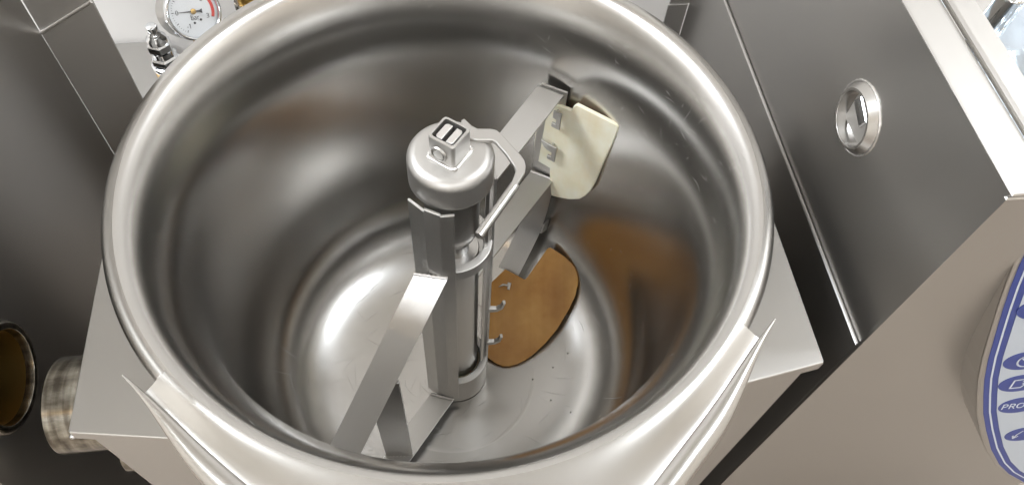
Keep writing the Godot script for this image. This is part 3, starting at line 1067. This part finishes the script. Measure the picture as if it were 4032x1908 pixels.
# ==================================================================== left support
func build_left_support():
	var t := thing("support_column", "dark brushed steel support with a round bearing hole and a narrow rear flange", "support")
	var x := -0.43
	var hc := Vector3(x, -0.105, 0.132)
	var st := begin()
	holed_panel(st, [Vector3(x, FLOOR, -0.2348), Vector3(x, 0.35, -0.2348), Vector3(x, 0.35, 0.217), Vector3(x, FLOOR, 0.217)], hc, Vector3.RIGHT, Vector3.BACK, 0.050)
	commit(st, "side_panel", "panel_steel", t)
	st = begin()
	block(st, Vector3(x - 0.35, FLOOR, 0.2195), Vector3(x - 0.0005, 0.35, 0.223), 0.0015)
	commit(st, "front_panel", "panel_steel", t)
	st = begin()
	sweep(st, [Vector3(x - 0.0005, FLOOR, 0.2185), Vector3(x - 0.0005, 0.35, 0.2185)], [0.0022, 0.0022], 10)
	commit(st, "corner_edge", "rim_steel", t)
	st = begin()
	block(st, Vector3(x - 0.35, FLOOR, -0.24), Vector3(x - 0.3465, 0.35, 0.217), 0.0005)
	commit(st, "outer_panel", "panel_steel", t)
	# rear flange facing the front
	st = begin()
	prism(st, [Vector3(x, FLOOR, -0.235), Vector3(-0.360, FLOOR, -0.235), Vector3(-0.360, 0.026, -0.235), Vector3(x, -0.014, -0.235)], Vector3(0, 0, -0.003), 0.0006)
	commit(st, "rear_flange", "flange_steel", t)
	st = begin()
	prism(st, [Vector3(x, -0.0135, -0.2362), Vector3(-0.360, 0.0265, -0.2440), Vector3(-0.362, 0.20, -0.33), Vector3(x + 0.003, 0.20, -0.345)], Vector3(0, 0, -0.003), 0.0006)
	commit(st, "upper_flange", "flange_steel", t)
	st = begin()
	sweep(st, [Vector3(x + 0.001, -0.0135, -0.2345), Vector3(-0.361, 0.0265, -0.2345)], [0.0022, 0.0022], 8)
	commit(st, "flange_seam", "weld", t)
	st = begin()
	block(st, Vector3(x - 0.345, FLOOR, -0.595), Vector3(x - 0.012, -0.36, -0.252), 0.002)
	commit(st, "rear_housing", "panel_steel", t)
	# bearing hole
	var bs := Basis(Vector3.BACK, -PI / 2)
	st = begin()
	lathe(st, ([Vector2(0.0445, -0.004), Vector2(0.0455, 0.0035), Vector2(0.0465, 0.0045), Vector2(0.051, 0.0045), Vector2(0.0535, 0.0028), Vector2(0.0545, 0.0)]), 96, 0, TAU, bs, hc, 4.0, 4.0)
	var ring := commit(st, "bearing_ring", "tarnished_steel", t)
	st = begin()
	lathe(st, ([Vector2(0.0442, -0.03), Vector2(0.0445, -0.004)]), 96, 0, TAU, bs, hc, 3.0, 4.0)
	commit(st, "bearing_bush", "brass", ring)
	st = begin()
	lathe(st, ([Vector2(0.0455, -0.33), Vector2(0.0455, -0.03)]), 96, 0, TAU, bs, hc, 3.0, 4.0)
	commit(st, "bearing_bore", "tarnished_steel", ring)
	st = begin()
	lathe(st, [Vector2(0.0005, -0.33), Vector2(0.0455, -0.3301)], 64, 0, TAU, bs, hc)
	commit(st, "bore_bottom", "panel_steel", ring)


# ==================================================================== right console
func build_right_console():
	var t := thing("control_column", "brushed steel control column with a round boss in its side and a blue bordered keypad label", "control column")
	var x := 0.38
	var zf := 0.197
	var hc := Vector3(x, 0.079, 0.031)
	# lower wall, standing a little proud of the upper panel
	var st := begin()
	block(st, Vector3(0.3755, FLOOR, -0.386), Vector3(0.3795, -0.055, zf), 0.0012)
	commit(st, "lower_side_wall", "panel_steel", t)
	st = begin()
	holed_panel(st, [Vector3(x, -0.06, -0.386), Vector3(x, 0.188, -0.386), Vector3(x, 0.188, zf), Vector3(x, -0.06, zf)], hc, Vector3.LEFT, Vector3.FORWARD, 0.029)
	commit(st, "upper_side_panel", "panel_steel", t)
	# round boss with an open bore, bracket and square bar inside
	var bs := Basis(Vector3.BACK, PI / 2)
	st = begin()
	lathe(st, ([Vector2(0.0255, -0.010), Vector2(0.0255, 0.0072), Vector2(0.0262, 0.0080), Vector2(0.0285, 0.0078), Vector2(0.0285, 0.0078), Vector2(0.0345, 0.0)]), 96, 0, TAU, bs, hc, 3.0, 4.0)
	var boss := commit(st, "boss", "rim_steel", t)
	st = begin()
	var wb := []
	var wr := []
	for i in 73:
		var a := TAU * i / 72.0
		wb.append(hc + Vector3(-0.0004, cos(a) * 0.0348, sin(a) * 0.0348))
		wr.append(0.0011 + 0.0004 * sin(i * 2.7) + 0.0003 * sin(i * 7.1))
	sweep(st, wb, wr, 8, 1.0, Vector3(1, 0.01, 0), false)
	commit(st, "weld_bead", "weld", boss)
	st = begin()
	prism(st, [hc + Vector3(0.002, -0.020, -0.020), hc + Vector3(0.002, -0.020, 0.020), hc + Vector3(0.016, 0.020, 0.020), hc + Vector3(0.016, 0.020, -0.020)], Vector3(0.003, 0, 0), 0.0005)
	commit(st, "inner_bracket", "flange_steel", boss)
	st = begin()
	prism(st, [hc + Vector3(0.000, 0.003, -0.019), hc + Vector3(0.000, -0.006, 0.006), hc + Vector3(0.002, 0.007, 0.011), hc + Vector3(0.002, 0.016, -0.013)], Vector3(0.010, 0, 0), 0.001)
	commit(st, "square_bar", "chrome", boss)
	# rear flange beside the white wall
	st = begin()
	block(st, Vector3(0.346, FLOOR, -0.392), Vector3(0.3752, -0.1475, -0.389), 0.0006)
	commit(st, "rear_flange", "flange_steel", t)
	st = begin()
	block(st, Vector3(0.348, -0.1470, -0.3935), Vector3(0.3795, 0.188, -0.3905), 0.0006)
	commit(st, "upper_flange", "flange_steel", t)
	# front panel
	st = begin()
	block(st, Vector3(0.3760, FLOOR, zf + 0.0005), Vector3(1.0, 0.188, zf + 0.004), 0.0012)
	commit(st, "front_panel", "panel_steel", t)
	# top cover with a raised seam
	st = begin()
	block(st, Vector3(0.3785, 0.1885, -0.386), Vector3(0.412, 0.1915, zf + 0.0035), 0.0012)
	commit(st, "top_cover", "rim_steel", t)
	st = begin()
	block(st, Vector3(0.4125, 0.1885, -0.386), Vector3(0.4215, 0.1975, zf + 0.0035), 0.0022)
	commit(st, "raised_seam", "rim_steel", t)
	st = begin()
	block(st, Vector3(0.422, 0.1865, -0.386), Vector3(0.444, 0.1895, zf + 0.0035), 0.0012)
	commit(st, "inner_cover", "rim_steel", t)
	st = begin()
	block(st, Vector3(0.4445, 0.1200, -0.386), Vector3(1.0, 0.123, zf), 0.001)
	commit(st, "sunk_top", "panel_steel", t)
	# keypad console: inclined plate on cheeks, with the printed label on it
	var tau := deg_to_rad(9.0)
	var n := Vector3(0, sin(tau), cos(tau))
	var e2 := Vector3(0, cos(tau), -sin(tau))
	var o := Vector3(0.38, 0.090, 0.2035)
	var at := func(q: Vector2, h := 0.0) -> Vector3: return o + Vector3(q.x, 0, 0) + e2 * q.y + n * h
	var lab := keypad_outline()
	var grow := []
	var back := []
	for q in lab:
		var d: Vector2 = (q - Vector2(0.30, -0.22))
		var g: Vector2 = q + d.normalized() * 0.006
		g.y = minf(g.y, 0.036)
		grow.append(g)
	st = begin()
	var pl := []
	for g in grow:
		pl.append(at.call(g))
	prism(st, pl, -n * 0.004, 0.0015)
	for i in grow.size():
		var a: Vector3 = at.call(grow[i], -0.003)
		var b: Vector3 = at.call(grow[(i + 1) % grow.size()], -0.003)
		if (grow[i] - grow[(i + 1) % grow.size()]).length() < 1e-5:
			continue
		flat_quad(st, a, b, Vector3(b.x, b.y, zf + 0.002), Vector3(a.x, a.y, zf + 0.002), a + b - 2.0 * at.call(Vector2(0.30, -0.22)))
	commit(st, "console_plate", "panel_steel", t)
	var layers := [[lab, 0.0004, "label_border", "label_blue"], [shrink(lab, 0.0055), 0.0008, "label_line", "label_white"], [shrink(lab, 0.0073), 0.0012, "label_border", "label_blue"], [shrink(lab, 0.0130), 0.0016, "label_face", "label_grey"]]
	for l in layers:
		st = begin()
		var q3 := []
		for q in l[0]:
			q3.append(at.call(q, l[1]))
		prism(st, q3, -n * 0.0003, 0.00005)
		commit(st, l[2], l[3], t)
	# oval keys with their signs
	var keys := KEYS
	for k in keys.size():
		st = begin()
		var q3 := []
		for i in 40:
			var a := TAU * i / 40.0
			q3.append(at.call(keys[k] + Vector2(cos(a) * 0.0235 + SLANT * sin(a) * 0.0165, sin(a) * 0.0165), 0.002))
		prism(st, q3, -n * 0.0004, 0.00005)
		var key := commit(st, "key", "label_blue", t)
		key_sign(k, keys[k], at, n, key)


const KEYS := [Vector2(0.1215, -0.0605), Vector2(0.1565, -0.1485), Vector2(0.1755, -0.1930), Vector2(0.2015, -0.2415), Vector2(0.2485, -0.3145)]
const SLANT := -0.25   # the print on the keypad leans


func keypad_outline() -> Array:
	# the left border bulges out towards the kettle, the foot is rounded
	return [Vector2(0.0585, 0.032), Vector2(0.066, 0.0011), Vector2(0.074, -0.0264), Vector2(0.0855, -0.0607), Vector2(0.099, -0.0982), Vector2(0.115, -0.1418), Vector2(0.132, -0.1822), Vector2(0.1495, -0.2177), Vector2(0.1695, -0.2562), Vector2(0.195, -0.2986), Vector2(0.229, -0.3514), Vector2(0.264, -0.3979), Vector2(0.295, -0.4313), Vector2(0.333, -0.4637), Vector2(0.375, -0.488), Vector2(0.42, -0.498), Vector2(0.465, -0.492), Vector2(0.50, -0.468), Vector2(0.52, -0.42), Vector2(0.52, -0.34), Vector2(0.50, -0.2), Vector2(0.455, 0.032)]


func shrink(a: Array, d: float) -> Array:
	var p := PackedVector2Array(a)
	var area := 0.0
	for i in p.size():
		area += p[i].cross(p[(i + 1) % p.size()])
	if area < 0:
		p.reverse()
	return Array(inset(p, d))


func key_sign(k: int, c: Vector2, at: Callable, n: Vector3, key: Node):
	# white signs printed on the keys
	var e1 := Vector3.RIGHT
	var e2 := n.cross(e1)
	var h := 0.0024
	var lines := []   # each a polyline in key coordinates, drawn as thin strokes
	if k == 0:
		lines = [[Vector2(-0.004, 0.006), Vector2(-0.009, 0.001), Vector2(-0.006, -0.005), Vector2(0.002, -0.006)], [Vector2(0.0, 0.0), Vector2(0.006, 0.0)]]
	elif k == 1:
		var ring := []
		for i in 25:
			ring.append(Vector2(cos(TAU * i / 24.0) * 0.0085 + 0.0005, sin(TAU * i / 24.0) * 0.0066))
		lines = [ring, [Vector2(-0.0045, 0.0035), Vector2(0.0005, -0.0005), Vector2(0.006, 0.003)]]
	elif k == 2:
		lines = [[Vector2(0.004, 0.0058), Vector2(-0.0075, 0.0050), Vector2(-0.0085, -0.0052), Vector2(0.002, -0.0052)], [Vector2(0.004, 0.0058), Vector2(0.002, 0.003), Vector2(0.005, 0.002), Vector2(0.0025, 0.0), Vector2(0.005, -0.0015), Vector2(0.002, -0.0052)], [Vector2(0.007, 0.003), Vector2(0.011, 0.003)], [Vector2(0.007, -0.001), Vector2(0.012, -0.001)]]
	elif k == 4:
		lines = [[Vector2(-0.004, 0.0062), Vector2(-0.0085, 0.001), Vector2(-0.0105, -0.0045)], [Vector2(-0.0125, -0.0005), Vector2(-0.0105, -0.0052), Vector2(-0.0065, -0.0022)]]
	var sheared := Basis(e1, (e2 + e1 * SLANT), n)
	if k == 3:
		text("PROG.", 0.0108, at.call(c + Vector2(0.0, 0.0), h), key, "key_lettering", "label_white", sheared)
	if k == 4:
		text("T", 0.0145, at.call(c + Vector2(0.003, 0.0), h), key, "key_lettering", "label_white", sheared)
	if lines.is_empty():
		return
	var st := begin()
	for l in lines:
		for i in l.size() - 1:
			var a: Vector2 = l[i] * Vector2(1.1, 1.5)
			var b: Vector2 = l[i + 1] * Vector2(1.1, 1.5)
			a.x += SLANT * a.y
			b.x += SLANT * b.y
			var d := (b - a).normalized() * 0.0006
			var w := Vector2(-d.y, d.x) * 1.6
			flat_quad(st, at.call(c + a - d - w, h), at.call(c + b + d - w, h), at.call(c + b + d + w, h), at.call(c + a - d + w, h), n)
	commit(st, "key_sign", "label_white", key)


# ==================================================================== gauge, valve, pipes
func build_gauge():
	var nrm := Vector3(0.60, 0.50, 0.63).normalized()
	var t := thing("pressure_gauge", "round chrome pressure gauge with white dial, red arc and black needle behind the rim", "gauge", Vector3(-0.2945, -0.074, -0.330))
	# local axes: z out of the dial, y up on the dial
	var right := Vector3(0.866, -0.05, -0.45)
	right = (right - nrm * nrm.dot(right)).normalized()
	right = right.rotated(nrm, deg_to_rad(-13.0))
	var up := nrm.cross(right).normalized()
	t.basis = Basis(right, up, nrm).scaled(Vector3.ONE * 1.06)
	var bz := Basis(Vector3.RIGHT, PI / 2)
	var st := begin()
	lathe(st, rev([Vector2(0.001, -0.036), Vector2(0.029, -0.036), Vector2(0.0308, -0.034), Vector2(0.0308, -0.006), Vector2(0.0328, -0.005), Vector2(0.0332, -0.003)]), 72, 0, TAU, bz, Vector3.ZERO, 2.0, 4.0)
	commit(st, "case", "shaft_steel", t)
	st = begin()
	lathe(st, rev([Vector2(0.0332, -0.003), Vector2(0.0332, 0.003), Vector2(0.0322, 0.0048), Vector2(0.0305, 0.0048), Vector2(0.0293, 0.003), Vector2(0.0288, -0.001)]), 72, 0, TAU, bz)
	commit(st, "bezel", "chrome", t)
	st = begin()
	lathe(st, rev([Vector2(0.0293, -0.0015), Vector2(0.0001, -0.0015)]), 72, 0, TAU, bz)
	var dial := commit(st, "dial", "dial_white", t)
	# scale: 0 at nine o'clock, 3 at four; -1 at seven
	var ang := func(v: float) -> float: return deg_to_rad(180.0 - v * 66.0)
	st = begin()
	for i in 41:
		var v := -1.0 + i * 0.1
		var a: float = ang.call(v)
		var d := Vector3(cos(a), sin(a), 0)
		var w := Vector3(-d.y, d.x, 0) * (0.00035 if i % 5 == 0 else 0.00018)
		var r0 := 0.0225 if i % 5 == 0 else 0.0238
		flat_quad(st, d * r0 - w - Vector3(0, 0, 0.0011), d * 0.0252 - w - Vector3(0, 0, 0.0011), d * 0.0252 + w - Vector3(0, 0, 0.0011), d * r0 + w - Vector3(0, 0, 0.0011), Vector3.BACK)
	commit(st, "scale_marks", "dial_black", dial)
	st = begin()
	for i in 24:
		var a0: float = ang.call(2.0 + i / 24.0)
		var a1: float = ang.call(2.0 + (i + 1) / 24.0)
		var d0 := Vector3(cos(a0), sin(a0), 0)
		var d1 := Vector3(cos(a1), sin(a1), 0)
		var z := Vector3(0, 0, -0.0009)
		flat_quad(st, d0 * 0.0225 + z, d1 * 0.0225 + z, d1 * 0.0262 + z, d0 * 0.0262 + z, Vector3.BACK)
	commit(st, "red_arc", "dial_red", dial)
	for k in [["0", 0.0, 0.0190], ["1", 1.0, 0.0185], ["2", 2.0, 0.0185], ["3", 3.0, 0.0182], ["-1", -1.0, 0.0175]]:
		var a: float = ang.call(k[1])
		text(k[0], 0.0052, Vector3(cos(a) * k[2], sin(a) * k[2] - 0.0004, -0.0011), dial, "numeral", "dial_black")
	text("bar", 0.0052, Vector3(0.0012, -0.0072, -0.0011), dial, "unit_lettering", "dial_black")
	# needle
	st = begin()
	prism(st, [Vector3(-0.0225, 0.0, 0.0006), Vector3(0.0, 0.0009, 0.0006), Vector3(0.0075, 0.0011, 0.0006), Vector3(0.0105, 0.0027, 0.0006), Vector3(0.0105, -0.0027, 0.0006), Vector3(0.0075, -0.0011, 0.0006), Vector3(0.0, -0.0009, 0.0006)], Vector3(0, 0, 0.0004), 0.0001)
	commit(st, "needle", "dial_black", t)
	st = begin()
	lathe(st, rev([Vector2(0.0032, 0.0), Vector2(0.0032, 0.0016), Vector2(0.0024, 0.0022), Vector2(0.0002, 0.0022)]), 24, 0, TAU, bz)
	commit(st, "needle_hub", "brass", t)
	st = begin()
	for q in [Vector2(0.0, -0.0130), Vector2(0.008, -0.0098)]:
		lathe(st, rev([Vector2(0.0013, -0.0013), Vector2(0.0013, -0.0006), Vector2(0.0001, -0.0004)]), 16, 0, TAU, bz, Vector3(q.x, q.y, 0))
	commit(st, "dial_screws", "dial_black", dial)
	st = begin()
	lathe(st, rev([Vector2(0.0289, 0.0032), Vector2(0.0001, 0.0036)]), 48, 0, TAU, bz)
	commit(st, "glass", "clear_glass", t)


func text(s: String, h: float, at: Vector3, parent: Node, called: String, m: String, basis := Basis.IDENTITY):
	var f := SystemFont.new()
	f.font_names = PackedStringArray(["Droid Sans"])
	var tm := TextMesh.new()
	tm.text = s
	tm.font = f
	tm.font_size = 32
	tm.pixel_size = h / 24.0
	tm.depth = 0.0002
	var o := MeshInstance3D.new()
	o.name = called
	o.mesh = tm
	o.material_override = M[m]
	o.transform = Transform3D(basis, at)
	parent.add_child(o, true)


func hex(r: float) -> Array:
	var out := []
	for i in 6:
		out.append(Vector2(cos(TAU * i / 6 + 0.35), sin(TAU * i / 6 + 0.35)) * r)
	return out


func hex_nut(st: SurfaceTool, r: float, y0: float, y1: float, bevel: float):
	var p := []
	for q in hex(r):
		p.append(Vector3(q.x, y0, q.y))
	prism(st, p, Vector3(0, y1 - y0, 0), bevel)


func build_valve():
	var t := thing("safety_valve", "small chrome safety valve with hexagon nuts beside the pressure gauge", "valve", Vector3(-0.3485, -0.170, -0.322))
	t.scale = Vector3.ONE * 1.28
	var st := begin()
	lathe(st, rev([Vector2(0.0125, -0.02), Vector2(0.0135, -0.002), Vector2(0.0148, 0.004), Vector2(0.0150, 0.012)]), 40)
	commit(st, "body", "brass", t)
	st = begin()
	lathe(st, rev([Vector2(0.0150, 0.0122), Vector2(0.0158, 0.0135), Vector2(0.0158, 0.0165), Vector2(0.0145, 0.018), Vector2(0.008, 0.018)]), 40)
	commit(st, "collar", "chrome", t)
	st = begin()
	hex_nut(st, 0.0138, 0.0182, 0.0275, 0.0018)
	commit(st, "lock_nut", "chrome", t)
	st = begin()
	lathe(st, rev([Vector2(0.0105, 0.0277), Vector2(0.0105, 0.034)]), 32)
	commit(st, "neck", "chrome", t)
	st = begin()
	hex_nut(st, 0.0122, 0.0342, 0.0455, 0.002)
	commit(st, "cap_nut", "chrome", t)
	st = begin()
	lathe(st, rev([Vector2(0.0102, 0.0457), Vector2(0.0098, 0.050), Vector2(0.0065, 0.0535), Vector2(0.0065, 0.0545), Vector2(0.0060, 0.056), Vector2(0.0048, 0.0565), Vector2(0.0044, 0.0590), Vector2(0.0054, 0.0600), Vector2(0.0056, 0.0640), Vector2(0.0048, 0.0656), Vector2(0.0002, 0.0662)]), 32)
	commit(st, "stem", "chrome", t)


func build_pipework():
	var t := thing("steam_pipe", "steel steam pipe carrying the gauge and the valve behind the kettle", "pipe")
	var st := begin()
	sweep(st, bend([Vector3(-0.3485, -0.40, -0.322), Vector3(-0.3485, -0.190, -0.322)], 0.01), [0.0105, 0.0105], 20)
	commit(st, "riser", "brass", t)
	st = begin()
	sweep(st, [Vector3(-0.335, -0.182, -0.325), Vector3(-0.20, -0.118, -0.345)], [0.0098, 0.0098], 20)
	commit(st, "cross_pipe", "shaft_steel", t)
	st = begin()
	sweep(st, [Vector3(-0.305, -0.10, -0.345), Vector3(-0.305, -0.165, -0.332)], [0.006, 0.006], 14)
	commit(st, "gauge_stem", "brass", t)
	var f := thing("pipe_fitting", "knurled dull metal pipe fitting half hidden behind the rim", "pipe fitting", Vector3(-0.228, -0.085, -0.335))
	st = begin()
	var p := []
	for i in 36:
		var a := TAU * i / 36.0
		var r := 0.0155 if i % 2 == 0 else 0.0142
		p.append(Vector3(cos(a) * r, 0, sin(a) * r))
	prism(st, p, Vector3(0, 0.022, 0), 0.0012)
	commit(st, "knurled_nut", "tarnished_steel", f)
	st = begin()
	lathe(st, rev([Vector2(0.010, -0.03), Vector2(0.010, -0.001)]), 24)
	commit(st, "nipple", "brass", f)
	st = begin()
	lathe(st, rev([Vector2(0.0105, 0.0222), Vector2(0.0105, 0.034), Vector2(0.009, 0.036), Vector2(0.0002, 0.036)]), 24)
	commit(st, "plug", "brass", f)


func build_film():
	# crumpled glossy wrap lying on the sunk top of the control column
	var t := thing("plastic_wrap", "crumpled shiny clear plastic wrap lying on top of the control column", "plastic wrap", Vector3(0.52, 0.150, 0.03))
	var n := FastNoiseLite.new()
	n.seed = 3
	n.frequency = 14.0
	n.noise_type = FastNoiseLite.TYPE_CELLULAR
	n.cellular_return_type = FastNoiseLite.RETURN_DISTANCE
	n.fractal_octaves = 2
	var st := begin()
	var k := 44
	var g := []
	for i in k + 1:
		var row := []
		for j in k + 1:
			var x := -0.072 + 0.16 * i / k
			var z := -0.11 + 0.22 * j / k
			row.append(Vector3(x, 0.030 * n.get_noise_2d(x, z) + 0.012 * sin(x * 31.0 + z * 18.0) - 0.25 * x * x, z))
		g.append(row)
	for i in k:
		for j in k:
			var p := [g[i][j], g[i + 1][j], g[i + 1][j + 1], g[i][j + 1]]
			var nn: Vector3 = (p[2] - p[0]).cross(p[1] - p[3]).normalized()
			if nn.y < 0:
				nn = -nn
			quad(st, p, [nn, nn, nn, nn], [Vector2(0, 0), Vector2(0.01, 0), Vector2(0.01, 0.01), Vector2(0, 0.01)])
	commit(st, "sheet", "film", t)
	var b := thing("bolt_head", "dark round bolt head above the plastic wrap", "bolt", Vector3(0.492, 0.178, -0.012))
	st = begin()
	lathe(st, rev([Vector2(0.012, -0.05), Vector2(0.012, 0.0), Vector2(0.0105, 0.003), Vector2(0.006, 0.0042), Vector2(0.0002, 0.0042)]), 32)
	commit(st, "head", "chrome", b)


func build_crumbs():
	# dark specks of burnt food on the bowl floor
	var i := 0
	for q in [Vector2(0.020, 0.158), Vector2(0.118, 0.022), Vector2(0.151, 0.008), Vector2(0.176, -0.010), Vector2(0.140, 0.060), Vector2(0.165, 0.085)]:
		var r := Vector2(q.x, q.y).length()
		var c := thing("food_crumb", "tiny dark burnt crumb on the steel bowl floor", "crumb", Vector3(q.x, bowl_floor(r), q.y), "burnt crumbs on the bowl floor")
		var st := begin()
		var s := 0.0012 if i > 0 else 0.0022
		lathe(st, rev([Vector2(s, 0.0), Vector2(s * 0.9, s * 0.4), Vector2(s * 0.3, s * 0.6), Vector2(0.00005, s * 0.6)]), 7)
		commit(st, "speck", "crumb_dark", c)
		i += 1
